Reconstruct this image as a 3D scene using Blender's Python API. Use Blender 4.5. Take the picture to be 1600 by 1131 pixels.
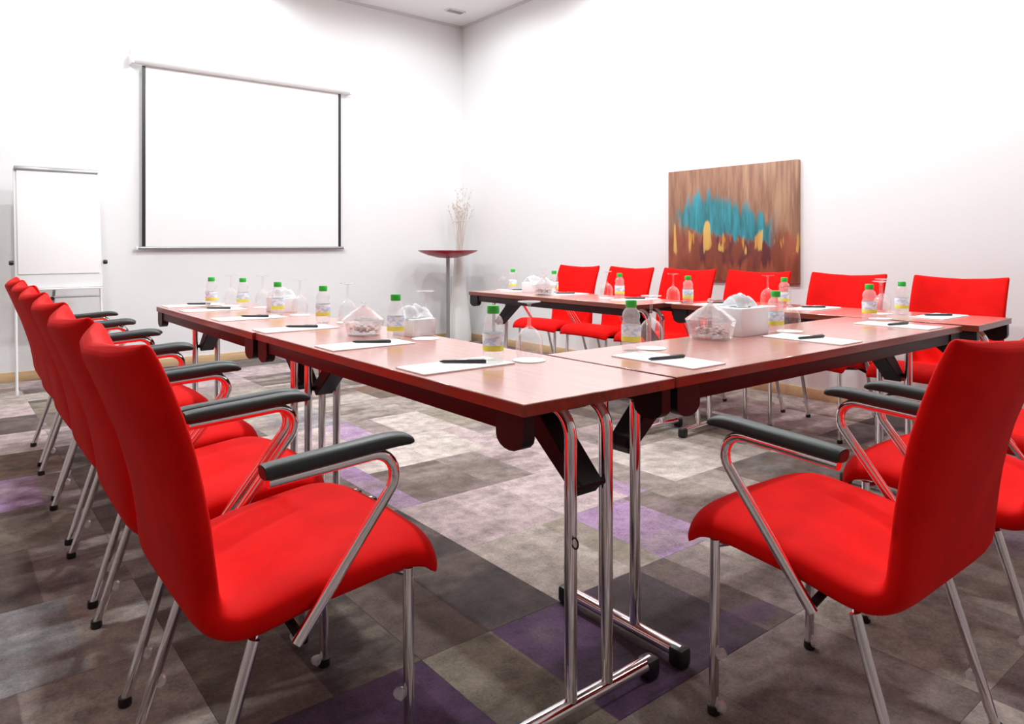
import bpy, bmesh, math, random
from mathutils import Vector, Matrix
random.seed(7)
S = bpy.context.scene
for o in list(bpy.data.objects): bpy.data.objects.remove(o)
C = S.collection
R = math.radians

# ------------------------------------------------------------------ camera
F_PX, HORIZON, CAM_H = 1118.5, 385.0, 1.06
YAW = 51.178
cd = bpy.data.cameras.new('camera'); cam = bpy.data.objects.new('camera', cd); C.objects.link(cam)
cd.sensor_width = 36; cd.lens = F_PX/1600*36; cd.shift_y = -(565.5-HORIZON)/1600
cd.clip_start = .05; cd.clip_end = 60
cam.location = (0, 0, CAM_H); cam.rotation_euler = (R(90), 0, R(YAW-90))
S.camera = cam
# ------------------------------------------------------------------ world, exposure
w = bpy.data.worlds.new('world'); S.world = w; w.use_nodes = True
w.node_tree.nodes['Background'].inputs[0].default_value = (1, 1, 1, 1)
w.node_tree.nodes['Background'].inputs[1].default_value = .0
S.view_settings.view_transform = 'Standard'; S.view_settings.look = 'None'
S.view_settings.exposure = 0.27; S.view_settings.gamma = 1; S.view_settings.use_curve_mapping = False
# room extents and the ceiling downlights (x, y, watts)
X0, X1, Y0, Y1, ZC = -1.79, 4.747, -1.67, 6.822, 3.60
DOWNLIGHTS = [(0.35, 6.36, 38), (2.0, 6.36, 38), (3.75, 5.75, 24),
              (4.05, 4.1, 48), (4.05, 2.4, 58), (4.05, .7, 64),
              (2.25, 4.2, 120), (2.25, 2.6, 130), (.35, 4.2, 75), (.35, 2.6, 80), (2.25, .6, 40)]
LAMP_GAIN = .27

# ------------------------------------------------------------------ helpers
def link(o, parent=None):
    C.objects.link(o)
    if parent is not None: o.parent = parent
    return o
def mesh_of(bm, m, smooth=True, name='mesh', angle=40):
    bmesh.ops.recalc_face_normals(bm, faces=bm.faces)
    me = bpy.data.meshes.new(name); bm.to_mesh(me); bm.free()
    if m is not None: me.materials.append(m)
    if smooth:
        for p in me.polygons: p.use_smooth = True
        try: me.set_sharp_from_angle(angle=R(angle))
        except Exception: pass
    return me
def obj(name, me, parent=None, loc=None, rot=None):
    o = bpy.data.objects.new(name, me); link(o, parent)
    if loc: o.location = loc
    if rot: o.rotation_euler = rot
    return o
def empty(name, loc, rz=0):
    o = bpy.data.objects.new(name, None); link(o); o.location = loc; o.rotation_euler = (0, 0, rz); o.empty_display_size = .1
    return o
def tag(o, label=None, cat=None, group=None, kind=None):
    if label: o['label'] = label
    if cat: o['category'] = cat
    if group: o['group'] = group
    if kind: o['kind'] = kind
    return o
def box(bm, c, s, bev=0, seg=2, mat=None):
    r = bmesh.ops.create_cube(bm, size=1)
    vs = r['verts']
    for v in vs:
        v.co = Vector((v.co.x*s[0]+c[0], v.co.y*s[1]+c[1], v.co.z*s[2]+c[2]))
    if bev:
        es = list({e for v in vs for e in v.link_edges})
        bmesh.ops.bevel(bm, geom=es, offset=bev, segments=seg, affect='EDGES', profile=.5)
    return vs
def box_me(c, s, m, bev=0, seg=2, smooth=True):
    bm = bmesh.new(); box(bm, c, s, bev, seg); return mesh_of(bm, m, smooth)
def fillet(pts, rad, n=8):
    P = [Vector(p) for p in pts]; out = [P[0]]
    for i in range(1, len(P)-1):
        a, b, c = P[i-1], P[i], P[i+1]
        d1 = (a-b).normalized(); d2 = (c-b).normalized()
        ang = d1.angle(d2); r_ = rad[i-1] if isinstance(rad, (list, tuple)) else rad
        t = min(r_/math.tan(ang/2), (a-b).length*.49, (c-b).length*.49)
        p1, p2 = b+d1*t, b+d2*t; rr = t*math.tan(ang/2)
        cen = b+(d1+d2).normalized()*(rr/math.sin(ang/2))
        v1, v2 = p1-cen, p2-cen; tot = v1.angle(v2); ax = v1.cross(v2).normalized()
        for k in range(n+1):
            out.append(cen+Matrix.Rotation(tot*k/n, 3, ax) @ v1)
    out.append(P[-1]); return out
def tube(bm, pts, r, seg=12, cap=True, sx=1, sy=1, up=None):
    P = [Vector(p) for p in pts]; T = []
    for i in range(len(P)):
        a = P[max(i-1, 0)]; b = P[min(i+1, len(P)-1)]; T.append((b-a).normalized())
    n = Vector(up) if up else (Vector((0, 0, 1)) if abs(T[0].z) < .9 else Vector((1, 0, 0)))
    n = (n-T[0]*n.dot(T[0])).normalized(); rings = []
    for i, p in enumerate(P):
        n = (n-T[i]*n.dot(T[i])).normalized(); b = T[i].cross(n)
        rr = r[i] if isinstance(r, (list, tuple)) else r
        rings.append([bm.verts.new(p+(n*math.cos(2*math.pi*k/seg)*sx+b*math.sin(2*math.pi*k/seg)*sy)*rr) for k in range(seg)])
    for i in range(len(rings)-1):
        for k in range(seg):
            bm.faces.new((rings[i][k], rings[i][(k+1) % seg], rings[i+1][(k+1) % seg], rings[i+1][k]))
    if cap:
        bm.faces.new(rings[0]); bm.faces.new(rings[-1])
def tube_me(pts, r, m, seg=12, **k):
    bm = bmesh.new(); tube(bm, pts, r, seg, **k); return mesh_of(bm, m)
def lathe(bm, prof, seg=20, closed=False, c=(0, 0, 0)):
    rings = []
    for (r, z) in prof:
        if r < 1e-6: rings.append([bm.verts.new((c[0], c[1], c[2]+z))])
        else: rings.append([bm.verts.new((c[0]+r*math.cos(2*math.pi*k/seg), c[1]+r*math.sin(2*math.pi*k/seg), c[2]+z)) for k in range(seg)])
    for a, b in zip(rings, rings[1:]):
        for k in range(seg):
            j = (k+1) % seg
            if len(a) == 1 and len(b) == 1: continue
            if len(a) == 1: bm.faces.new((a[0], b[j], b[k]))
            elif len(b) == 1: bm.faces.new((a[k], a[j], b[0]))
            else: bm.faces.new((a[k], a[j], b[j], b[k]))
def lathe_me(prof, m, seg=20, smooth=True, angle=40):
    bm = bmesh.new(); lathe(bm, prof, seg); return mesh_of(bm, m, smooth, angle=angle)
def loft(bm, stations, seg=28, n=4.0, warp=None, nt=2.6):
    # stations: (x, z, halfwidth, halfthickness, tangent angle in xz): rounded section across local y
    rings = []
    for (x, z, hw, ht, a) in stations:
        nx, nz = -math.sin(a), math.cos(a); ring = []
        for k in range(seg):
            t = 2*math.pi*k/seg; cy, sn = math.cos(t), math.sin(t)
            yy = hw*math.copysign(abs(cy)**(2/n), cy); hh = ht*math.copysign(abs(sn)**(2/nt), sn)
            p = Vector((x+nx*hh, yy, z+nz*hh))
            if warp: p = warp(p)
            ring.append(bm.verts.new(p))
        rings.append(ring)
    for a, b in zip(rings, rings[1:]):
        for k in range(seg):
            bm.faces.new((a[k], a[(k+1) % seg], b[(k+1) % seg], b[k]))
    bm.faces.new(rings[0]); bm.faces.new(rings[-1])

# ------------------------------------------------------------------ materials
def mat(name, col, rough=.5, metal=0, **kw):
    m = bpy.data.materials.new(name); m.use_nodes = True
    b = m.node_tree.nodes['Principled BSDF']
    b.inputs['Base Color'].default_value = (*col, 1); b.inputs['Roughness'].default_value = rough
    b.inputs['Metallic'].default_value = metal
    for k, v in kw.items(): b.inputs[k.replace('_', ' ')].default_value = v
    return m
def nd(m, t, **kw):
    n = m.node_tree.nodes.new(t)
    for k, v in kw.items(): setattr(n, k, v)
    return n
class Ex:   # tiny expression helper over Math nodes
    def __init__(s, m, sock): s.m, s.s = m, sock
    def op(s, o, *a):
        n = s.m.node_tree.nodes.new('ShaderNodeMath'); n.operation = o
        for i, v in enumerate((s,)+a):
            if isinstance(v, Ex): s.m.node_tree.links.new(v.s, n.inputs[i])
            else: n.inputs[i].default_value = v
        return Ex(s.m, n.outputs[0])
    def __add__(s, b): return s.op('ADD', b)
    def __sub__(s, b): return s.op('SUBTRACT', b)
    def __mul__(s, b): return s.op('MULTIPLY', b)
    __radd__ = __add__; __rmul__ = __mul__
    def __rsub__(s, b): return (s*-1)+b
    def step(s, lo, hi):
        n = s.m.node_tree.nodes.new('ShaderNodeMapRange'); n.interpolation_type = 'SMOOTHSTEP'
        s.m.node_tree.links.new(s.s, n.inputs[0]); n.inputs[1].default_value = lo; n.inputs[2].default_value = hi
        return Ex(s.m, n.outputs[0])
def mixc(m, fac, a, b):
    n = m.node_tree.nodes.new('ShaderNodeMix'); n.data_type = 'RGBA'
    L = m.node_tree.links
    if isinstance(fac, Ex): L.new(fac.s, n.inputs[0])
    else: n.inputs[0].default_value = fac
    for i, v in ((6, a), (7, b)):
        if isinstance(v, tuple): n.inputs[i].default_value = (*v, 1)
        else: L.new(v, n.inputs[i])
    return n.outputs[2]
def noise(m, vec, scale, detail=3, rough=.5, dist=0):
    n = nd(m, 'ShaderNodeTexNoise'); n.inputs['Scale'].default_value = scale; n.inputs['Detail'].default_value = detail
    n.inputs['Roughness'].default_value = rough; n.inputs['Distortion'].default_value = dist
    if vec is not None: m.node_tree.links.new(vec, n.inputs['Vector'])
    return n
def mapping(m, vec, scale=(1, 1, 1), loc=(0, 0, 0)):
    n = nd(m, 'ShaderNodeMapping'); n.inputs['Scale'].default_value = scale; n.inputs['Location'].default_value = loc
    m.node_tree.links.new(vec, n.inputs['Vector']); return n.outputs[0]
def base(m, sock): m.node_tree.links.new(sock, m.node_tree.nodes['Principled BSDF'].inputs['Base Color'])
def bump(m, sock, strength, dist):
    n = nd(m, 'ShaderNodeBump'); n.inputs['Strength'].default_value = strength; n.inputs['Distance'].default_value = dist
    m.node_tree.links.new(sock, n.inputs['Height']); m.node_tree.links.new(n.outputs[0], m.node_tree.nodes['Principled BSDF'].inputs['Normal'])
def objco(m): return nd(m, 'ShaderNodeTexCoord').outputs['Object']

M = {}
def paint(name, col, rough=.75):
    m = mat(name, col, rough); n = noise(m, objco(m), 60, 3); bump(m, n.outputs[0], .08, .002); return m
M['wall'] = paint('wall_paint', (.86, .86, .862))
M['darkwall'] = paint('umber_wall_paint', (.34, .29, .27))
M['ceil'] = paint('ceiling_paint', (.88, .88, .885))
M['white'] = mat('white_plastic', (.86, .86, .86), .35)
M['paper'] = mat('paper', (.92, .915, .90), .8)
M['screen'] = mat('screen_fabric', (.88, .88, .885), .7)
M['black'] = mat('black_plastic', (.012, .012, .013), .38)
M['blackmet'] = mat('black_painted_steel', (.012, .010, .012), .42, 0, Specular_IOR_Level=.3)
M['chrome'] = mat('chrome', (.88, .87, .88), .09, 1)
M['grey'] = mat('grey_metal', (.35, .35, .36), .35, .6)
M['redlac'] = mat('dark_red_lacquer', (.40, .006, .03), .25)
M['pen'] = mat('pen_plastic', (.03, .03, .035), .3)
M['cap'] = mat('green_cap', (.03, .50, .05), .4)
M['yellow'] = mat('yellow_print', (.80, .74, .10), .45)
M['rubber'] = mat('arm_pad_rubber', (.022, .032, .030), .42)
M['tissue'] = mat('tissue_paper', (.93, .93, .94), .9)
M['tbox'] = mat('tissue_box_card', (.86, .86, .88), .55)
M['vase'] = mat('vase_ceramic', (.82, .82, .79), .3)
M['twig'] = mat('pale_twigs', (.70, .64, .58), .8)
M['downlight'] = mat('lamp_lens', (1, 1, 1), .4)
M['downlight'].node_tree.nodes['Principled BSDF'].inputs['Emission Color'].default_value = (1, .97, .93, 1)
M['downlight'].node_tree.nodes['Principled BSDF'].inputs['Emission Strength'].default_value = 12

m = M['red'] = mat('red_upholstery', (.72, .002, .003), .72, 0, Specular_IOR_Level=.12)
m.node_tree.nodes['Principled BSDF'].inputs['Sheen Weight'].default_value = .0
m.node_tree.nodes['Principled BSDF'].inputs['Sheen Tint'].default_value = (1, .25, .2, 1)
n = noise(m, objco(m), 420, 2); bump(m, n.outputs[0], .15, .001)
n2 = noise(m, objco(m), 9, 3); base(m, mixc(m, Ex(m, n2.outputs[0]).step(.3, .7), (.72, .0022, .0012), (.82, .004, .0022)))

def wood(name, a, b, axis=0, coat=.3, ior=1.5):
    m = mat(name, a, .28, 0, Coat_Weight=coat, Coat_Roughness=.14, Coat_IOR=ior)
    sc = (2.0, 34, 34) if axis == 0 else (34, 2, 34)
    n = noise(m, mapping(m, objco(m), sc), 1.2, 5, .6, .3)
    base(m, mixc(m, Ex(m, n.outputs[0]).step(.3, .72), a, b)); return m
M['top'] = wood('cherry_laminate_wall_sheen', (.58, .215, .16), (.68, .275, .21), 0, 1.0, 2.9)  # cherry lifted to pale pink: the white walls' reflection painted into the colour
M['edge'] = wood('cherry_edge_band', (.17, .036, .020), (.24, .055, .032), 0, .4, 1.5)  # same wood without the painted reflection, so the sides stay dark
m = M['rail'] = mat('dark_rail', (.028, .007, .008), .45, 0, Specular_IOR_Level=.3)
M['base'] = wood('pine_baseboard', (.66, .44, .23), (.74, .53, .30))

def clear(name, tint, refl=.30, ior=1.45, solid=.15, haze=0):
    # thin clear material: see-through, fresnel highlights, a little refraction from its body
    m = bpy.data.materials.new(name); m.use_nodes = True; nt = m.node_tree; nt.nodes.clear()
    out = nt.nodes.new('ShaderNodeOutputMaterial'); tr = nt.nodes.new('ShaderNodeBsdfTransparent'); tr.inputs[0].default_value = (*tint, 1)
    gl = nt.nodes.new('ShaderNodeBsdfGlossy'); gl.inputs['Roughness'].default_value = .03; gl.inputs[0].default_value = (1, 1, 1, 1)
    rf = nt.nodes.new('ShaderNodeBsdfGlass'); rf.inputs['IOR'].default_value = ior; rf.inputs['Roughness'].default_value = .02
    mx0 = nt.nodes.new('ShaderNodeMixShader'); mx0.inputs[0].default_value = solid
    nt.links.new(tr.outputs[0], mx0.inputs[1]); nt.links.new(rf.outputs[0], mx0.inputs[2])
    tl = nt.nodes.new('ShaderNodeBsdfTranslucent'); tl.inputs[0].default_value = (.95, .95, .95, 1)
    df = nt.nodes.new('ShaderNodeBsdfDiffuse'); df.inputs[0].default_value = (.95, .95, .95, 1)
    mh = nt.nodes.new('ShaderNodeMixShader'); nt.links.new(tl.outputs[0], mh.inputs[1]); nt.links.new(df.outputs[0], mh.inputs[2])
    mz = nt.nodes.new('ShaderNodeMixShader'); mz.inputs[0].default_value = haze; nt.links.new(mx0.outputs[0], mz.inputs[1]); nt.links.new(mh.outputs[0], mz.inputs[2]); mx0 = mz
    lw = nt.nodes.new('ShaderNodeLayerWeight'); lw.inputs[0].default_value = .5
    mx = nt.nodes.new('ShaderNodeMixShader'); pw = nt.nodes.new('ShaderNodeMath'); pw.operation = 'POWER'; pw.inputs[1].default_value = 3; nt.links.new(lw.outputs['Facing'], pw.inputs[0])
    ml = nt.nodes.new('ShaderNodeMath'); ml.operation = 'MULTIPLY_ADD'; ml.inputs[1].default_value = refl*2.2; ml.inputs[2].default_value = .03; nt.links.new(pw.outputs[0], ml.inputs[0]); nt.links.new(ml.outputs[0], mx.inputs[0])
    nt.links.new(mx0.outputs[0], mx.inputs[1]); nt.links.new(gl.outputs[0], mx.inputs[2]); nt.links.new(mx.outputs[0], out.inputs[0])
    return m
M['glass'] = clear('clear_glass', (.98, .98, .985), .34, 1.45, .06, .03)
M['pet'] = clear('clear_bottle_plastic', (.98, .985, .99), .16, 1.33, .08, .16)
M['crystal'] = clear('cut_crystal', (.96, .965, .975), .48, 1.5, .26, .04)
M['knob'] = clear('clear_knob_plastic', (.9, .9, .92), .45, 1.5, .3, .45)

m = M['label'] = mat('bottle_label', (.8, .86, .92), .45)
co = mapping(m, objco(m), (40, 40, 70)); wv = nd(m, 'ShaderNodeTexNoise'); wv.inputs['Scale'].default_value = 1.1; wv.inputs['Detail'].default_value = 1
m.node_tree.links.new(co, wv.inputs['Vector'])
base(m, mixc(m, Ex(m, wv.outputs[0]).step(.50, .56), (.86, .90, .94), (.55, .69, .86)))
m = M['candy'] = mat('sweet_wrappers', (.6, .5, .4), .35)
oi = nd(m, 'ShaderNodeNewGeometry'); cr = nd(m, 'ShaderNodeValToRGB'); cr.color_ramp.interpolation = 'CONSTANT'
cr.color_ramp.elements[0].color = (.75, .70, .62, 1); cr.color_ramp.elements[1].position = .75; cr.color_ramp.elements[1].color = (.12, .05, .10, 1)
for p, c_ in ((.25, (.45, .10, .10, 1)), (.4, (.85, .85, .85, 1)), (.6, (.65, .45, .25, 1))):
    e = cr.color_ramp.elements.new(p); e.color = c_
m.node_tree.links.new(oi.outputs['Random Per Island'], cr.inputs[0]); base(m, cr.outputs[0])

# carpet: colour varies from tile to tile, with woven bands inside each tile
m = M['carpet'] = mat('carpet_weave', (.2, .17, .15), .95)
L = m.node_tree.links; info = nd(m, 'ShaderNodeObjectInfo'); oc = objco(m)
rnd = Ex(m, info.outputs['Random'])
cmb = nd(m, 'ShaderNodeCombineXYZ'); L.new((rnd*37.0).s, cmb.inputs[0]); L.new((rnd*91.0).s, cmb.inputs[1]); L.new((rnd*53.0).s, cmb.inputs[2])
add = nd(m, 'ShaderNodeVectorMath', operation='ADD'); L.new(oc, add.inputs[0]); L.new(cmb.outputs[0], add.inputs[1])
sep = nd(m, 'ShaderNodeSeparateXYZ'); L.new(oc, sep.inputs[0]); xx, yy = Ex(m, sep.outputs[0]), Ex(m, sep.outputs[1])
def ramp(fac, els):
    r_ = nd(m, 'ShaderNodeValToRGB'); r_.color_ramp.interpolation = 'LINEAR'
    while len(r_.color_ramp.elements) < len(els): r_.color_ramp.elements.new(.5)
    for e, (p, c_) in zip(r_.color_ramp.elements, els): e.position = p; e.color = (*c_, 1)
    L.new(fac.s, r_.inputs[0]); return r_.outputs[0]
TAUPE, BROWN, DARK, CREAM, PLUM, LILAC, SLATE, UMBER = (.25, .20, .185), (.135, .10, .085), (.055, .04, .04), (.50, .44, .40), (.09, .045, .10), (.32, .20, .34), (.28, .285, .29), (.17, .095, .06)
def oattr(nm):
    a = nd(m, 'ShaderNodeAttribute'); a.attribute_type = 'OBJECT'; a.attribute_name = nm; return a
big = Ex(m, noise(m, mapping(m, add.outputs[0], (2.2, 6.0, 1)), 1.0, 3, .6).outputs[0])
soft = Ex(m, noise(m, mapping(m, add.outputs[0], (3, 3, 1), (9, 2, 5)), 1.0, 3, .6).outputs[0])
ca, cb, c3 = oattr('tone_a').outputs['Color'], oattr('tone_b').outputs['Color'], oattr('tone_c').outputs['Color']
spl = Ex(m, oattr('split').outputs['Fac']); spl2 = Ex(m, oattr('split_b').outputs['Fac'])
cc = mixc(m, (xx-spl).step(-.004, .004), ca, cb)
cc = mixc(m, (yy-spl2).step(-.004, .004)*.9, cc, c3)
cc = mixc(m, big.step(.40, .72)*.75, cc, c3)
cc = mixc(m, soft.step(.5, .8)*.5, cc, ca)
fine = Ex(m, noise(m, add.outputs[0], 150, 2).outputs[0]); mid = Ex(m, noise(m, add.outputs[0], 14, 4, .65).outputs[0])
hs = nd(m, 'ShaderNodeHueSaturation'); L.new(cc, hs.inputs['Color']); L.new((fine*.9+mid*1.7-.25).s, hs.inputs['Value'])
base(m, hs.outputs[0]); bump(m, fine.s, .5, .003)

# painting: vertical brush strokes, teal cloud over rust and ochre
m = M['art'] = mat('abstract_painting', (.5, .3, .2), .5)
L = m.node_tree.links; g = nd(m, 'ShaderNodeTexCoord').outputs['Generated']; sp = nd(m, 'ShaderNodeSeparateXYZ'); L.new(g, sp.inputs[0])
U = 1-Ex(m, sp.outputs[1]); V = Ex(m, sp.outputs[2])
st = Ex(m, noise(m, mapping(m, g, (1, 26, 2.2)), 1, 4, .6).outputs[0]); st2 = Ex(m, noise(m, mapping(m, g, (1, 15, 1.2), (3, 5, 1)), 1, 3, .6).outputs[0])
st3 = Ex(m, noise(m, mapping(m, g, (1, 11, 2.6), (7, 1, 4)), 1, 2, .5).outputs[0])
col = mixc(m, st.step(.35, .65), (.24, .11, .065), (.38, .20, .12))
col = mixc(m, (st2-.5+(U-.5)*.25).step(.05, .3), col, (.46, .30, .17))
low = (V*-1+.44+(st2-.5)*.5).step(-.04, .1)
col = mixc(m, low, col, mixc(m, st3.step(.4, .6), (.24, .065, .035), (.38, .11, .06)))
darkm = (V*-1+.42+(st-.5)*.7).step(0, .08)*(V-.10+(st2-.5)*.5).step(0, .1)*(U-.12).step(0, .2)*(.95-U).step(0, .15)
col = mixc(m, darkm*(st3.step(.42, .58))*.9, col, (.10, .025, .035))
up = (.84-(U-.36).op('ABSOLUTE')*.58)+(st-.5)*.6
lo = .37-(U-.45)*.22+(st2-.5)*.35
teal = (up-V).step(0, .10)*(V-lo).step(0, .05)*(U-.04+(st3-.5)*.2).step(0, .1)*(.86-U+(st2-.5)*.2).step(0, .06)
col = mixc(m, teal*.95, col, mixc(m, st.step(.35, .65), (.012, .15, .165), (.02, .31, .40)))
fl = ((U*7.6+st2*1.8).op('FRACT')-.5).op('ABSOLUTE'); flame = (.19-fl).step(0, .06)*(V-.26+(st3-.5)*.5).step(0, .04)*(.46-V+(st3-.5)*.55-(U-.5)*.1).step(0, .05)
col = mixc(m, flame*.9, col, mixc(m, st3.step(.4, .6), (.62, .26, .04), (.75, .48, .12)))
base(m, col); bump(m, st.s, .3, .004)

# ------------------------------------------------------------------ the room
def struct(name, me, **k):
    o = obj(name, me, **k); o['kind'] = 'structure'; return o
fl_o = struct('floor', box_me(((X0+X1)/2, (Y0+Y1)/2, -.058), (X1-X0, Y1-Y0, .1), mat('carpet_backing', (.02, .018, .018), .9)))
ceil = struct('ceiling', box_me(((X0+X1)/2, (Y0+Y1)/2, ZC+.05), (X1-X0+.4, Y1-Y0+.4, .1), M['ceil']))
struct('wall_back', box_me(((X0+X1)/2, Y1+.1, ZC/2-.05), (X1-X0+.4, .2, ZC+.1), M['wall']))
struct('wall_right', box_me((X1+.1, (Y0+Y1)/2, ZC/2-.05), (.2, Y1-Y0, ZC+.1), M['wall']))
struct('wall_front', box_me(((X0+X1)/2, Y0-.1, ZC/2-.05), (X1-X0+.4, .2, ZC+.1), M['darkwall']))
struct('wall_left', box_me((X0-.1, (Y0+Y1)/2, ZC/2-.05), (.2, Y1-Y0, ZC+.1), M['darkwall']))
BB = .075
struct('baseboard_back', box_me(((X0+X1)/2-.006, Y1-.006, BB/2), (X1-X0-.012, .012, BB), M['base'], .003))
struct('baseboard_right', box_me((X1-.006, (Y0+Y1)/2-.006, BB/2), (.012, Y1-Y0-.012, BB), M['base'], .003))
# shadow-gap cornice along the ceiling
M['gap'] = mat('cornice_shadow_gap', (.70, .70, .71), .8)
struct('trim_1', box_me(((X0+X1)/2, Y1-.01, ZC-.012), (X1-X0, .02, .024), M['gap']))
struct('trim_2', box_me((X1-.01, (Y0+Y1)/2-.01, ZC-.012), (.02, Y1-Y0-.02, .024), M['gap']))
# carpet tiles
TP, GX, GY = .48, .97, 1.576
def cuts(a, b, g):
    k0 = math.ceil((a-g)/TP+1e-6); v = [a]; k = k0
    while g+k*TP < b-1e-6:
        if g+k*TP-v[-1] > .02: v.append(g+k*TP)
        k += 1
    v.append(b); return v
tiles = {}
def tile_me(sx, sy):
    key = (round(sx, 3), round(sy, 3))
    if key not in tiles:
        bm = bmesh.new(); hx, hy = sx/2-.0002, sy/2-.0002; b = .0008
        lo_ = [bm.verts.new((x*hx, y*hy, -.0075)) for x, y in ((-1, -1), (1, -1), (1, 1), (-1, 1))]
        md = [bm.verts.new((x*hx, y*hy, -b)) for x, y in ((-1, -1), (1, -1), (1, 1), (-1, 1))]
        tp = [bm.verts.new((x*(hx-b), y*(hy-b), 0)) for x, y in ((-1, -1), (1, -1), (1, 1), (-1, 1))]
        for a_, b_ in ((lo_, md), (md, tp)):
            for k in range(4): bm.faces.new((a_[k], a_[(k+1) % 4], b_[(k+1) % 4], b_[k]))
        bm.faces.new(tp); bm.faces.new(lo_)
        tiles[key] = mesh_of(bm, M['carpet'], False, 'carpet_tile')
    return tiles[key]
SAND, ROSE, KHAKI = (.36, .31, .27), (.43, .335, .335), (.25, .215, .165)
TONES = [TAUPE, TAUPE, BROWN, BROWN, DARK, DARK, CREAM, PLUM, LILAC, SLATE, UMBER, SAND, ROSE]
GROUND = [TAUPE, BROWN, BROWN, KHAKI, SAND, ROSE]
def lerp3(a, b, t): return tuple(p+(q-p)*t for p, q in zip(a, b))
# tones of the tiles in plain view: (first band, second band, cloud tone, where the bands change)
LAID = {(-1, -1): (PLUM, PLUM, DARK, .3, .3), (0, -1): (KHAKI, PLUM, DARK, -.02, .3), (1, -1): (DARK, BROWN, PLUM, .1, .3), (-1, 0): (BROWN, DARK, KHAKI, .0, .3),
        (0, 0): (BROWN, DARK, BROWN, -.03, .3), (1, 0): (SAND, KHAKI, TAUPE, .1, .3), (2, 0): (LILAC, BROWN, TAUPE, .08, .3), (3, 0): (BROWN, TAUPE, SAND, .0, .3),
        (0, 1): (TAUPE, DARK, BROWN, -.05, .3), (1, 1): (ROSE, ROSE, TAUPE, .0, .3), (2, 1): (ROSE, LILAC, SAND, .12, .3), (3, 1): (TAUPE, CREAM, SAND, -.05, .3), (4, 1): (CREAM, SAND, TAUPE, .05, .3),
        (0, 2): (LILAC, BROWN, TAUPE, -.1, .3), (1, 2): (LILAC, BROWN, TAUPE, -.12, .3), (2, 2): (TAUPE, ROSE, BROWN, .0, .3), (3, 2): (ROSE, TAUPE, SAND, .1, .3),
        (1, 3): (LILAC, CREAM, ROSE, -.12, .3), (2, 3): (CREAM, ROSE, SAND, .1, .3), (3, 3): (TAUPE, ROSE, CREAM, .0, .3), (1, 4): (ROSE, LILAC, CREAM, .05, .3), (2, 4): (TAUPE, CREAM, ROSE, -.1, .3),
        (1, -2): (TAUPE, TAUPE, BROWN, .1, .3), (2, -1): (TAUPE, SAND, BROWN, -.05, .3), (2, -2): (SAND, TAUPE, SAND, .1, .3), (3, -1): (UMBER, DARK, BROWN, .02, .3), (3, -2): (SAND, SAND, TAUPE, .0, .3),
        (-2, 1): (SLATE, SAND, TAUPE, .05, .3), (-2, 2): (BROWN, TAUPE, DARK, .0, .3), (-2, 0): (BROWN, SAND, TAUPE, -.1, .3), (-2, 3): (BROWN, TAUPE, KHAKI, .1, .3), (-2, 4): (LILAC, TAUPE, ROSE, .1, .3), (-1, 1): (BROWN, DARK, TAUPE, .1, .3), (-1, 2): (TAUPE, BROWN, KHAKI, .0, .3)}
xs, ys = cuts(X0, X1, GX), cuts(Y0, Y1, GY)
for i in range(len(xs)-1):
    for j in range(len(ys)-1):
        sx, sy = xs[i+1]-xs[i], ys[j+1]-ys[j]
        full = abs(sx-TP) < .001 and abs(sy-TP) < .001
        t_ = obj('carpet_tile', tile_me(sx, sy), fl_o, ((xs[i]+xs[i+1])/2, (ys[j]+ys[j+1])/2, 0), (0, 0, math.pi/2*random.choice((0, 0, 2, 2, 1)) if full else 0))
        ti, tj = round((xs[i]-GX)/TP), round((ys[j]-GY)/TP)
        base_t = random.choice(GROUND); acc = random.choice(TONES)
        tn = [base_t, lerp3(base_t, random.choice(TONES), .75), lerp3(base_t, acc, .8)]; sp1, sp2 = random.uniform(-.2, .26), random.choice((random.uniform(-.1, .2), .3, .3))
        if full and (ti, tj) in LAID:
            a_, b_, c_, sp1, sp2 = LAID[ti, tj]; tn = [a_, b_, c_]; t_.rotation_euler = (0, 0, 0)
        t_['tone_a'], t_['tone_b'], t_['tone_c'] = [list(v_) for v_ in tn]; t_['split'] = sp1; t_['split_b'] = sp2

# ceiling downlights
ring_me = lathe_me([(.055, -.002), (.060, -.010), (.085, -.010), (.088, -.004), (.088, 0), (.055, 0), (.055, -.002)], M['white'], 24)
lens_me = lathe_me([(0, -.004), (.055, -.004), (.055, 0), (0, 0)], M['downlight'], 24)
LAMP_AT = ['above the flip chart', 'above the projection screen', 'above the red pedestal stand', 'left of the painting by the right wall', 'right of the painting by the right wall', 'at the near end of the right wall',
           'over the far middle of the U of tables', 'over the near middle of the U of tables', 'over the far chairs of the left row', 'over the near chairs of the left row', 'over the chairs on the near side of the cross table']
for i, (x, y, wt) in enumerate(DOWNLIGHTS):
    e = empty('ceiling_downlight', (x, y, ZC))
    tag(e, 'recessed ceiling downlight '+LAMP_AT[i], 'downlight', 'ceiling downlights')
    obj('trim_ring', ring_me, e); obj('lens', lens_me, e)
    ld = bpy.data.lights.new('downlight_lamp', 'SPOT'); ld.energy = wt*LAMP_GAIN*4; ld.spot_size = R(178); ld.spot_blend = .35; ld.shadow_soft_size = .07; ld.color = (.94, .985, 1)
    lo_ = bpy.data.objects.new('downlight_lamp', ld); link(lo_, e); lo_.location = (0, 0, -.03)
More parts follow.
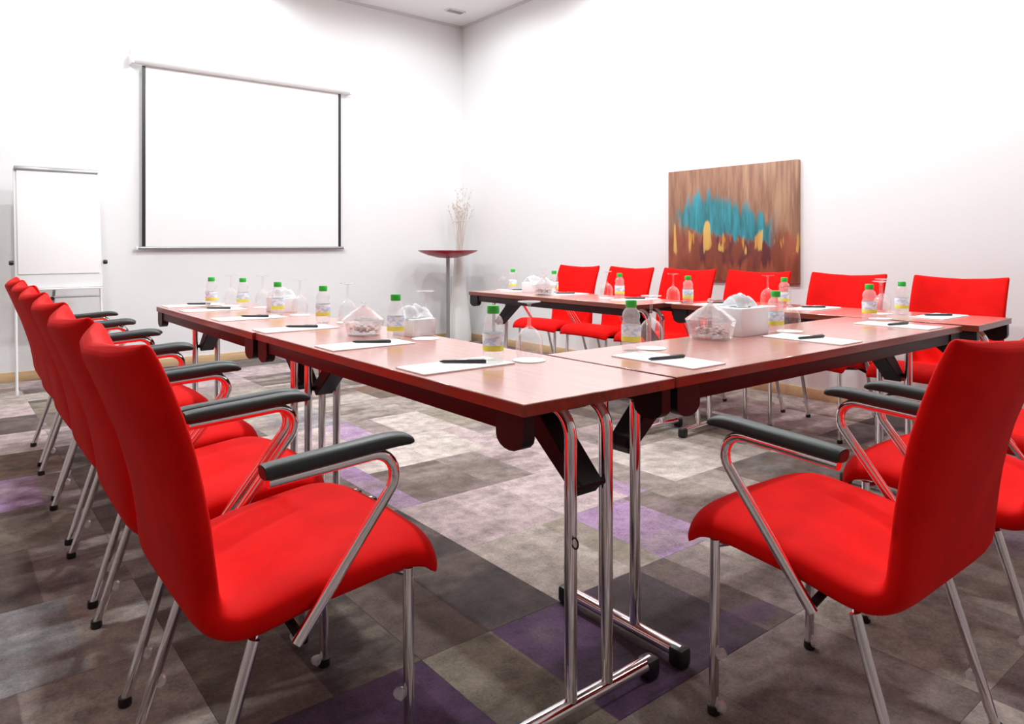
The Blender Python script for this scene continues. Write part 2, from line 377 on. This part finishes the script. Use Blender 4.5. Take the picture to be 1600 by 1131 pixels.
# ceiling vent
v = empty('ceiling_vent', (4.36, 6.40, ZC), 0); tag(v, 'small grey ventilation grille on the ceiling near the corner', 'vent')
bm = bmesh.new()
for (c_, s_) in (((0, .05, -.006), (.2, .012, .012)), ((0, -.05, -.006), (.2, .012, .012)), ((.1, 0, -.006), (.012, .112, .012)), ((-.1, 0, -.006), (.012, .112, .012))): box(bm, c_, s_)
obj('frame', mesh_of(bm, M['white'], False), v)
sl = box_me((0, 0, 0), (.186, .012, .004), M['grey'])
for k in range(4): obj('slat', sl, v, (0, -.033+.022*k, -.006), (R(30), 0, 0))

# ------------------------------------------------------------------ projection screen on the back wall
e = empty('projection_screen', (2.295, Y1-.002, 1.05)); tag(e, 'white pull-down projection screen with black side borders on the wall', 'projection screen')
sx0, sx1 = 1.377-2.295, 3.215-2.295
obj('fabric', box_me(((sx0+sx1)/2, -.040, .80), (sx1-sx0, .003, 1.60), M['screen']), e)
for x in (sx0+.014, sx1-.014):
    obj('side_border', box_me((x, -.0422, .785), (.028, .002, 1.55), M['black']), e)
bm = bmesh.new(); tube(bm, [(-1.0, -.075, 1.60), (1.0, -.075, 1.60)], .038, 18); obj('case', mesh_of(bm, M['white']), e)
for x in (-1.0, 1.0):
    bm = bmesh.new(); box(bm, (x, -.058, 1.602), (.022, .116, .085), .008); c_ = obj('end_cap', mesh_of(bm, M['white']), e)
    obj('wall_bracket', box_me((x*.985, -.012, 1.66), (.03, .024, .07), M['white'], .004), c_)
bm = bmesh.new(); tube(bm, [(-.95, -.04, -.004), (.95, -.04, -.004)], .013, 12); bb = obj('bottom_bar', mesh_of(bm, M['grey']), e)
for x in (-.958, .958): obj('bar_cap', box_me((x, -.04, -.004), (.02, .03, .03), M['white'], .006), bb)

# ------------------------------------------------------------------ painting on the right wall
pe = empty('painting', (X1, 3.225, 0)); tag(pe, 'abstract canvas painting in brown, rust and turquoise on the wall', 'painting')
bm = bmesh.new(); box(bm, (-.02, 0, 1.235), (.036, 1.14, .875), .004, 2); obj('canvas', mesh_of(bm, M['art']), pe)
ws = empty('wall_socket', (X1, 5.05, .58)); tag(ws, 'white socket plate low on the wall behind the far table', 'socket')
obj('plate', box_me((-.005, 0, 0), (.010, .15, .085), M['white'], .003), ws)
for k in (-1, 1): obj('outlet', lathe_me([(0, -.004), (.02, -.004), (.024, .002), (.024, .004), (0, .004)], M['tbox'], 16), ws, (-.011, k*.035, 0), (0, R(90), 0))

# ------------------------------------------------------------------ flip chart
e = empty('flip_chart', (.735, 6.25, 0)); tag(e, 'white flip chart easel with paper pad beside the projection screen', 'flip chart')
tilt = math.atan2(.2, .86)
board = obj('board', box_me((0, 0, .43), (.56, .018, .92), M['white'], .006), e, (-.01, .05, .78), (-tilt, 0, 0))
obj('paper_pad', box_me((0, -.014, .475), (.52, .012, .80), M['paper'], .002), e, (-.01, .05, .78), (-tilt, 0, 0))
obj('clamp_bar', box_me((0, -.022, .885), (.55, .026, .03), M['grey'], .006), e, (-.01, .05, .78), (-tilt, 0, 0))
for s in (-1, 1):
    lg = obj('leg', tube_me([(s*.272-.01, .045+.06, .80), (s*.275-.01, -.06, 0.012)], .0095, M['white'], 10), e)
    obj('foot', lathe_me([(0, 0), (.012, 0), (.012, .03), (0, .03)], M['white'], 12), lg, (s*.275-.01, -.06, 0))
    obj('clamp_knob', lathe_me([(0, -.014), (.015, -.014), (.018, 0), (.015, .014), (0, .014)], M['black'], 12), e, (s*.30-.01, .07, .94), (0, R(90), 0))
obj('pen_tray', box_me((-.01, .02, .745), (.54, .06, .012), M['white'], .004), e)
cb = obj('cross_bar', tube_me([(-.27, .066, .68), (.25, .066, .68)], .007, M['grey'], 8), e)
obj('bar_knob', lathe_me([(0, -.012), (.014, -.012), (.014, .012), (0, .012)], M['black'], 12), cb, (-.06, .055, .672), (R(90), 0, 0))
obj('rear_leg', tube_me([(-.02, .13, 1.0), (-.05, .50, .012)], .010, M['grey'], 10), e)

# ------------------------------------------------------------------ stand and vase in the corner
e = empty('pedestal_stand', (4.19, 6.28, 0)); tag(e, 'dark red dish on a slim grey pole in the corner beside the vase', 'pedestal stand')
obj('dish', lathe_me([(0, .935), (.09, .94), (.2, .965), (.29, 1.0), (.312, 1.016), (.310, 1.020), (.28, 1.008), (.15, .985), (0, .975)], M['redlac'], 36), e)
obj('pole', tube_me([(0, 0, .02), (0, 0, .94)], .021, M['grey'], 14), e)
obj('base', lathe_me([(0, 0), (.19, 0), (.19, .012), (.10, .022), (.03, .035), (0, .035)], M['grey'], 30), e)
e = empty('floor_vase', (4.52, 6.55, 0)); tag(e, 'tall white floor vase of pale twigs in the room corner', 'vase')
obj('body', lathe_me([(0, 0), (.11, 0), (.135, .02), (.135, .10), (.118, .3), (.085, .55), (.07, .7), (.062, .95), (.068, 1.0), (.060, 1.0), (.054, .95), (.06, .7), (.07, .5), (.08, .2), (0, .12)], M['vase'], 28), e)
for k in range(26):
    a = random.uniform(0, 2*math.pi); sp_ = random.uniform(.02, .17); h = random.uniform(1.45, 1.72)
    pts = [Vector((0, 0, .75)), Vector((math.cos(a)*.03, math.sin(a)*.03, 1.02)), Vector((math.cos(a)*sp_*.45, math.sin(a)*sp_*.45, 1.3)), Vector((math.cos(a)*sp_, math.sin(a)*sp_, h))]
    bm = bmesh.new(); tube(bm, pts, [.003, .003, .0025, .0012], 5)
    for q in range(7):
        t = random.uniform(.1, 1); p = pts[2].lerp(pts[3], t)+Vector((random.uniform(-.012, .012), random.uniform(-.012, .012), 0))
        bmesh.ops.create_icosphere(bm, subdivisions=1, radius=random.uniform(.004, .009), matrix=Matrix.Translation(p) @ Matrix.Diagonal((1, 1, 1.8, 1)))
    obj('twig', mesh_of(bm, M['twig']), e)

# ------------------------------------------------------------------ tables
TH = .74
def table(label, x0, x1, y0, y1, along, rot=0, foot_ring=False):
    """folding table; along='x' or 'y' is the direction of its length"""
    cx, cy = (x0+x1)/2, (y0+y1)/2; Ln = (x1-x0) if along == 'x' else (y1-y0); W = (y1-y0) if along == 'x' else (x1-x0)
    e = empty('folding_table', (cx, cy, 0), (0 if along == 'x' else math.pi/2)+rot)
    tag(e, label, 'table', 'folding tables set in a U')
    obj('tabletop', box_me((0, 0, TH-.0125), (Ln-.008, W-.008, .025), M['top'], .0006, 1), e)
    bm = bmesh.new()
    for q in (-1, 1):
        box(bm, (q*(Ln/2-.003), 0, TH-.0132), (.004, W-.002, .0248), .0008, 1); box(bm, (0, q*(W/2-.003), TH-.0132), (Ln-.010, .004, .0248), .0008, 1)
    obj('edge_band', mesh_of(bm, M['edge']), e)
    rail = box_me((0, 0, 0), (Ln-.05, .022, .042), M['rail'], .003)
    bm = bmesh.new()   # rounded end block
    pr = [(-.045, 0), (.045, 0), (.045, -.05)]+[(.045*math.cos(t), -.05-.028*math.sin(t)) for t in [math.pi*k/8 for k in range(1, 8)]]+[(-.045, -.05)]
    fr = [bm.verts.new((x, -.016, z)) for x, z in pr]; bk = [bm.verts.new((x, .016, z)) for x, z in pr]
    bm.faces.new(fr); bm.faces.new(bk[::-1])
    for k in range(len(pr)): bm.faces.new((fr[k], fr[(k+1) % len(pr)], bk[(k+1) % len(pr)], bk[k]))
    blk = mesh_of(bm, M['blackmet'], True)
    for s in (-1, 1):
        obj('side_rail', rail, e, (0, s*(W/2-.022), TH-.046))
        for q in (-1, 1): obj('end_block', blk, e, (q*(Ln/2-.055), s*(W/2-.022), TH-.026))
    for q in (-1, 1):
        lx = q*(Ln/2-.055)
        for s in (-1, 1):
            y = s*.058
            pts = fillet([(lx-q*.13, y, TH-.045), (lx, y, TH-.045), (lx, y, .045)], .065, 8)
            lg = obj('leg_tube', tube_me(pts, .0145, M['chrome'], 14), e)
            if foot_ring and q == -1 and s == 1:
                bm = bmesh.new(); tube(bm, [(lx-.02+.010*math.cos(t), y+.006, .405+.012*math.sin(t)) for t in [2*math.pi*k/12 for k in range(13)]], .002, 6)
                obj('hook_ring', mesh_of(bm, M['blackmet']), lg)
        bm = bmesh.new(); tube(bm, [(lx, -W/2+.03, .036), (lx, W/2-.03, .036)], .019, 14, sx=.85, sy=1)
        ft = obj('foot_bar', mesh_of(bm, M['chrome']), e)
        for s in (-1, 1):
            bm = bmesh.new(); box(bm, (lx, s*(W/2-.035), .026), (.042, .045, .05), .010, 2); obj('foot_cap', mesh_of(bm, M['black']), ft)
        bm = bmesh.new(); box(bm, (lx-q*.15, 0, TH-.05), (.12, .17, .048), .006); obj('hinge_bracket', mesh_of(bm, M['blackmet']), e)
        # folding brace between the tubes
        a, b = Vector((lx-q*.20, 0, TH-.06)), Vector((lx+q*.0, 0, .505))
        bm = bmesh.new(); d = (b-a); nrm = Vector((-d.z, 0, d.x)).normalized()
        ring = [a-nrm*.034, a+nrm*.034, b+nrm*.020, b-nrm*.020]
        vs = [[bm.verts.new(p+Vector((0, s*.036, 0))) for p in ring] for s in (-1, 1)]
        bm.faces.new(vs[0]); bm.faces.new(vs[1])
        for k in range(4): bm.faces.new((vs[0][k], vs[0][(k+1) % 4], vs[1][(k+1) % 4], vs[1][k]))
        bmesh.ops.bevel(bm, geom=list(bm.edges), offset=.004, segments=1, affect='EDGES')
        br = obj('brace', mesh_of(bm, M['blackmet'], False), e)
        obj('pivot_bolt', tube_me([(b.x, -.044, b.z+.012), (b.x, .044, b.z+.012)], .009, M['blackmet'], 10), br)
    return e
table('reddish folding table nearest the camera in the left row', .922, 1.402, 1.108, 2.664, 'y', foot_ring=True)
table('reddish folding table at the far end of the left row', .914, 1.394, 2.672, 4.160, 'y')
table('reddish folding table crossing between left and right rows', 1.410, 3.225, 1.110, 1.592, 'x')
table('reddish folding table at the near end of the right row', 3.235, 3.715, 1.080, 2.570, 'y', rot=R(3.2))
table('reddish folding table at the far end of the right row', 2.965, 3.445, 2.620, 4.180, 'y')

# ------------------------------------------------------------------ chairs (forward = +x)
ME = {}
def cprof(pts, n=6):   # smooth a polyline of tuples (Catmull-Rom)
    P = [pts[0]]+list(pts)+[pts[-1]]; out = []
    for i in range(1, len(P)-2):
        for k in range(n):
            t = k/n; a, b, c_, d = P[i-1], P[i], P[i+1], P[i+2]
            out.append(tuple(.5*((2*b[j])+(-a[j]+c_[j])*t+(2*a[j]-5*b[j]+4*c_[j]-d[j])*t*t+(-a[j]+3*b[j]-3*c_[j]+d[j])*t**3) for j in range(len(b))))
    out.append(tuple(pts[-1])); return out
def stations(path):
    out = []
    for i, (x, z, hw, ht) in enumerate(path):
        a, b = path[max(i-1, 0)], path[min(i+1, len(path)-1)]
        out.append((x, z, hw, ht, math.atan2(b[1]-a[1], b[0]-a[0])))
    return out
shell = stations(cprof([(.280, .392, .243, .007), (.274, .404, .249, .018), (.250, .426, .252, .027), (.20, .438, .252, .032), (.12, .432, .248, .034), (0, .416, .242, .036), (-.10, .394, .238, .036), (-.152, .396, .235, .034), (-.187, .426, .232, .030), (-.196, .50, .230, .028), (-.206, .60, .230, .027), (-.228, .72, .230, .025), (-.258, .81, .230, .024), (-.284, .870, .230, .021), (-.290, .884, .229, .014), (-.292, .888, .226, .006)], 5))
def swarp(p):
    k = (p.y/.24)**2
    sag = .006*(1-k)-.006*(abs(p.y)/.24)**6 if p.x > -.08 else 0
    f_ = max(0, min(1, (p.x+.08)/.15))
    h = min(1, max(0, (p.z-.44)/.3)) if p.x < -.12 else 0; kb = (p.y/.23)**2; t = max(0, (p.z-.75)/.13) if p.x < -.12 else 0
    return Vector((p.x-.022*max(0, (p.x-.05)/.2)*k*k-.045*h*(1-kb), p.y, p.z+sag*f_+(.018*kb-.006)*t))
JOINT = 40
bm = bmesh.new(); loft(bm, shell[:JOINT+1], 44, 7, swarp, 3.0); ME['seat'] = mesh_of(bm, M['red'], angle=60)
bm = bmesh.new(); loft(bm, shell[JOINT:], 44, 7, swarp, 3.0); ME['back'] = mesh_of(bm, M['red'], angle=60)
rt_ = .0112
for s in (-1, 1):
    bm = bmesh.new(); tube(bm, [(.208, s*.208, .396), (.210, s*.210, .012)], rt_, 14); tube(bm, [(.208, s*.207, .384), (.150, s*.150, .398)], .008, 8)
    ME['fleg', s] = mesh_of(bm, M['chrome'])
    bm = bmesh.new(); tube(bm, [(-.108, s*.203, .352), (-.215, s*.214, .012)], rt_, 14); tube(bm, [(-.111, s*.202, .345), (-.085, s*.150, .375)], .008, 8)
    ME['rleg', s] = mesh_of(bm, M['chrome'])
    ya = s*.254
    ME['arm', s] = tube_me(fillet([(-.102, ya, .646), (.204, ya, .664), (-.050, ya, .345)], .046, 9), .0112, M['chrome'], 14)
    ME['abr', s] = tube_me([(-.042, ya-s*.004, .352), (-.050, s*.15, .388)], .009, M['blackmet'], 8)
    bm = bmesh.new()
    pd = cprof([(-.110, .6655, .018, .008), (-.107, .6655, .0200, .0135), (-.05, .669, .0210, .0150), (.06, .6755, .0210, .0150), (.130, .680, .0210, .0145), (.164, .679, .0205, .0125), (.180, .675, .019, .009), (.186, .672, .016, .004)], 4)
    loft(bm, stations(pd), 20, 3.2, lambda p, ya=ya: Vector((p.x, p.y+ya, p.z)))
    ME['pad', s] = mesh_of(bm, M['rubber'])
bm = bmesh.new()
for s in (-1, 1): tube(bm, [(-.10, s*.155, .366), (.17, s*.155, .395)], .010, 10)
for x, z in ((-.07, .368), (.15, .392)): tube(bm, [(x, -.155, z), (x, .155, z)], .010, 10)
ME['frame'] = mesh_of(bm, M['blackmet'])
ME['glide'] = lathe_me([(0, 0), (.0135, 0), (.0150, .004), (.0140, .020), (0, .020)], M['black'], 12)
bm = bmesh.new(); bmesh.ops.create_icosphere(bm, subdivisions=2, radius=.0135)
for v in bm.verts: v.co *= 1+.10*math.sin(9*math.atan2(v.co.y, v.co.z))
ME['knob'] = mesh_of(bm, M['knob'], False)
def chair(label, x, y, rz, group):
    e = empty('armchair', (x, y, 0), rz); tag(e, label, 'chair', group)
    obj('seat', ME['seat'], e); obj('backrest', ME['back'], e); obj('seat_frame', ME['frame'], e)
    for s in (-1, 1):
        lg = obj('leg', ME['fleg', s], e); obj('glide', ME['glide'], lg, (.210, s*.210, 0))
        for z in (.022, .140): obj('clear_bumper', ME['knob'], lg, (.210-.020, s*.207, z))
        lg = obj('leg', ME['rleg', s], e); obj('glide', ME['glide'], lg, (-.216, s*.214, 0))
        obj('clear_bumper', ME['knob'], lg, (-.190+.020, s*.212, .105))
        ar = obj('arm_tube', ME['arm', s], e); obj('arm_pad', ME['pad', s], ar); obj('arm_bracket', ME['abr', s], ar)
    return e
GL = 'red armchairs along the left table row'
for (y, x, a, lb) in [(1.50, .555, 0, 'red chrome armchair nearest the camera in the left row'),
                (2.06, .56, -1, 'red armchair second from the camera in the left row'),
                (2.625, .575, 0, 'red armchair third from the camera in the left row'),
                (3.187, .585, 0, 'red armchair third from the flip chart in the left row'),
                (3.748, .60, 1, 'red armchair second from the flip chart in the left row'),
                (4.33, .615, -1, 'red armchair closest to the flip chart in the left row')]:
    chair(lb, x, y, R(a), GL)
GN = 'red armchairs on the near side of the cross table'
for (x, y, a, lb) in [(1.587, .77, 0, 'red armchair in the right foreground seen from behind'),
                   (2.26, .745, 1, 'red armchair partly hidden behind the right foreground armchair'),
                   (2.92, .76, 0, 'red armchair hidden furthest along the near side of the cross table')]:
    chair(lb, x, y, R(90+a), GN)
GR = 'red armchairs along the right table row by the wall'
for (y, x, a, lb) in [(4.40, 4.0, 2, 'red armchair by the wall nearest the vase, its seat showing below the table'),
                   (3.825, 4.0, -1, 'red armchair by the wall, second from the vase'),
                   (3.262, 4.0, 0, 'red armchair by the wall in front of the left edge of the painting'),
                   (2.69, 4.0, 1, 'red armchair by the wall below the right half of the painting'),
                   (2.10, 4.0, -1, 'red armchair by the wall just right of the painting'),
                   (1.49, 4.0, 0, 'rightmost red armchair against the right wall')]:
    chair(lb, x, y, R(180+a), GR)

# ------------------------------------------------------------------ things on the tables
bottle_body = lathe_me([(0, 0), (.024, 0), (.029, .004), (.031, .012), (.031, .086), (.0285, .097), (.0265, .103), (.0285, .111), (.029, .120), (.024, .134), (.0155, .143), (.0145, .148), (0, .148)], M['pet'], 24)
bottle_cap = lathe_me([(0, .145), (.0175, .145), (.0182, .148), (.0182, .166), (.016, .169), (0, .169)], M['cap'], 20)
bottle_label = lathe_me([(.0314, .050), (.0316, .0505), (.0316, .0855), (.0314, .086)], M['label'], 24)
bottle_band = lathe_me([(.0314, .033), (.0316, .0335), (.0316, .0495), (.0314, .050)], M['yellow'], 24)
glass_body = lathe_me([(.033, 0), (.037, .02), (.0385, .045), (.034, .068), (.022, .084), (.008, .093), (.0045, .10), (.004, .150), (.006, .158), (.032, .1625), (.032, .1645), (0, .165)], M['glass'], 24)
coaster = lathe_me([(0, 0), (.047, 0), (.047, .002), (0, .002)], M['paper'], 28)
def bottle(x, y, lb):
    e = empty('water_bottle', (x, y, TH)); tag(e, lb, 'bottle', 'water bottles on the tables')
    e.scale = (.95, .95, .92)
    obj('body', bottle_body, e); obj('cap', bottle_cap, e); obj('label', bottle_label, e, None, (0, 0, random.uniform(0, 6))); obj('label_band', bottle_band, e)
def stemglass(x, y, lb, cl):
    c_ = obj('coaster', coaster, None, (x, y, TH)); tag(c_, cl, 'coaster', 'white coasters on the tables')
    o = obj('stem_glass', glass_body, None, (x, y, TH+.002)); tag(o, lb, 'glass', 'upturned stem glasses on the tables')
pad_me = box_me((0, 0, .002), (.29, .142, .004), M['paper'], .0008, 1)
pen_b = tube_me([(-.068, 0, 0), (-.058, 0, 0), (.055, 0, 0), (.058, 0, 0)], [.0016, .0044, .0048, .0040], M['pen'], 10)
pen_c = box_me((.030, 0, .0062), (.048, .003, .0018), M['grey'], .0006, 1)
def notepad(x, y, rz, lb, pl, px, py, pr):
    o = obj('notepad', pad_me, None, (x, y, TH), (0, 0, rz)); tag(o, lb, 'notepad', 'white notepads at each seat')
    e = empty('pen', (px, py, TH+.0091), pr); tag(e, pl, 'pen', 'dark pens on the notepads')
    obj('barrel', pen_b, e); obj('clip', pen_c, e)
ORD = ['nearest the camera', 'second from the camera', 'third from the camera', 'fourth from the camera', 'fifth from the camera', 'farthest from the camera']
LY = [1.585, 2.105, 2.68, 3.21, 3.74, 4.085]
for i, y in enumerate(LY):
    notepad(1.085, y, 0, f'white notepad {ORD[i]} on the left row of tables', f'dark pen on the notepad {ORD[i]} in the left row', 1.115, y+.005, R(YAW-90+random.uniform(-4, 4)))
LB = [(1.212, 1.59), (1.235, 2.175), (1.262, 2.83), (1.235, 3.27), (1.25, 3.80), (1.15, 4.0)]
for i, (x, y) in enumerate(LB):
    bottle(x, y, f'green-capped water bottle {ORD[i]} on the left row of tables')
    stemglass(x+.085, y-.055, f'upturned stem glass {ORD[i]} on the left row of tables', f'white coaster {ORD[i]} on the left row of tables')
CR = ['left', 'middle', 'right']
for i, (px, py) in enumerate([(1.600, 1.295), (2.345, 1.275), (3.02, 1.275)]):
    notepad(px, py, R(90), f'white notepad at the {CR[i]} seat of the cross table', f'dark pen on the {CR[i]} notepad of the cross table', px+.0, py-.005, R(-12))
for i, (bx, by) in enumerate([(1.665, 1.485), (2.425, 1.455), (3.17, 1.455)]):
    bottle(bx, by, f'green-capped water bottle at the {CR[i]} seat of the cross table')
    stemglass(bx+.082, by-.01, f'upturned stem glass at the {CR[i]} seat of the cross table', f'white coaster at the {CR[i]} seat of the cross table')
RO = ['nearest the vase', 'second from the vase', 'third from the vase', 'fourth from the vase', 'fifth from the vase', 'farthest from the vase']
RB = [(3.30, 4.09), (3.28, 3.62), (3.27, 3.01), (3.28, 2.505), (3.50, 2.05), (3.53, 1.47)]
for i, (x, y) in enumerate(RB):
    bottle(x, y, f'small water bottle {RO[i]} on the right row of tables')
    stemglass(x-.035, y+.075, f'upturned stem glass {RO[i]} on the right row of tables', f'white coaster {RO[i]} on the right row of tables')
for i, (x, y) in enumerate([(3.28, 3.97), (3.28, 3.50), (3.28, 2.89), (3.38, 2.37), (3.53, 1.90), (3.56, 1.32)]):
    notepad(x, y, 0, f'white notepad {RO[i]} on the right row of tables', f'dark pen on the notepad {RO[i]} in the right row', x, y, R(-40))
def tissue_box(x, y, rz, lb, sx=.135, sy=.125, h=.075):
    e = empty('tissue_box', (x, y, TH), rz); tag(e, lb, 'tissue box', 'white tissue boxes on the tables')
    obj('box', box_me((0, 0, h/2), (sx, sy, h), M['tbox'], .003), e)
    obj('slot', box_me((0, 0, h+.0005), (sx*.6, .03, .0012), M['grey']), e)
    bm = bmesh.new(); N = 14; g_ = []
    rr = random.Random(int(x*1000))
    for a in range(N+1):
        row = []
        for b in range(N+1):
            u, v = a/N*2-1, b/N*2-1
            z = h+.006+.040*(1-abs(v)**1.3*.6)*(1-.3*u*u)*(b > 0)+.006*math.sin(7*u+3*v)
            row.append(bm.verts.new((u*.062*(1-.35*(1-abs(v))), v*.040+.008*math.sin(5*u), max(h+.002, z-.045*abs(v)**3))))
        g_.append(row)
    for a in range(N):
        for b in range(N): bm.faces.new((g_[a][b], g_[a+1][b], g_[a+1][b+1], g_[a][b+1]))
    bmesh.ops.solidify(bm, geom=list(bm.faces), thickness=.0008)
    obj('tissue', mesh_of(bm, M['tissue'], angle=80), e)
tissue_box(1.352, 2.245, R(4), 'white tissue box on the left table behind its second bottle', .105, .125, .062)
tissue_box(1.325, 3.45, R(4), 'white tissue box at the middle of the far left table', .105, .125, .07)
tissue_box(2.29, 1.515, R(0), 'white tissue box on the cross table beside the crystal bowl', .17, .125, .10)
tissue_box(3.25, 3.80, R(5), 'white tissue box on the far right table near the vase', .12, .11, .07)
def bowl(x, y, lb, cl, sc=1):
    e = empty('crystal_bowl', (x, y, TH)); tag(e, lb, 'bowl', 'lidded crystal bowls of sweets'); e.scale = (sc, sc, sc)
    obj('dish', lathe_me([(0, 0), (.068, 0), (.074, .006), (.086, .060), (.088, .066), (.084, .066), (.071, .010), (0, .007)], M['crystal'], 16, False), e)
    ld = obj('lid', lathe_me([(.089, .067), (.089, .070), (.045, .104), (.014, .121), (.010, .124), (.010, .1225), (.040, .101), (.084, .067)], M['crystal'], 16, False), e)
    obj('lid_knob', lathe_me([(0, .121), (.008, .121), (.006, .127), (.012, .134), (.010, .142), (0, .144)], M['crystal'], 10, False), ld)
    bm = bmesh.new(); rr = random.Random(3)
    for k in range(46):
        a, q = rr.uniform(0, 6.3), .056*math.sqrt(rr.random())
        Mx = Matrix.Translation((q*math.cos(a), q*math.sin(a), .018+.012*rr.random()+.010*(k//23))) @ Matrix.Rotation(rr.uniform(0, 3), 4, 'Z') @ Matrix.Rotation(rr.uniform(-.6, .6), 4, 'X') @ Matrix.Diagonal((1.5, .8, .7, 1))
        bmesh.ops.create_icosphere(bm, subdivisions=1, radius=.008, matrix=Mx)
    o = obj('wrapped_sweets', mesh_of(bm, M['candy']), None, (x, y, TH)); o.scale = (sc, sc, sc); tag(o, cl, 'sweets', None, 'stuff')
bowl(2.09, 1.50, 'lidded crystal bowl of sweets on the cross table', 'assorted wrapped sweets inside the crystal bowl on the cross table', .98)
bowl(1.20, 2.345, 'lidded crystal bowl on the left table next to the tissue box', 'wrapped sweets inside the crystal bowl on the left table', .85)
bowl(3.14, 3.56, 'lidded crystal bowl on the far right table', 'wrapped sweets inside the crystal bowl on the far right table', .95)
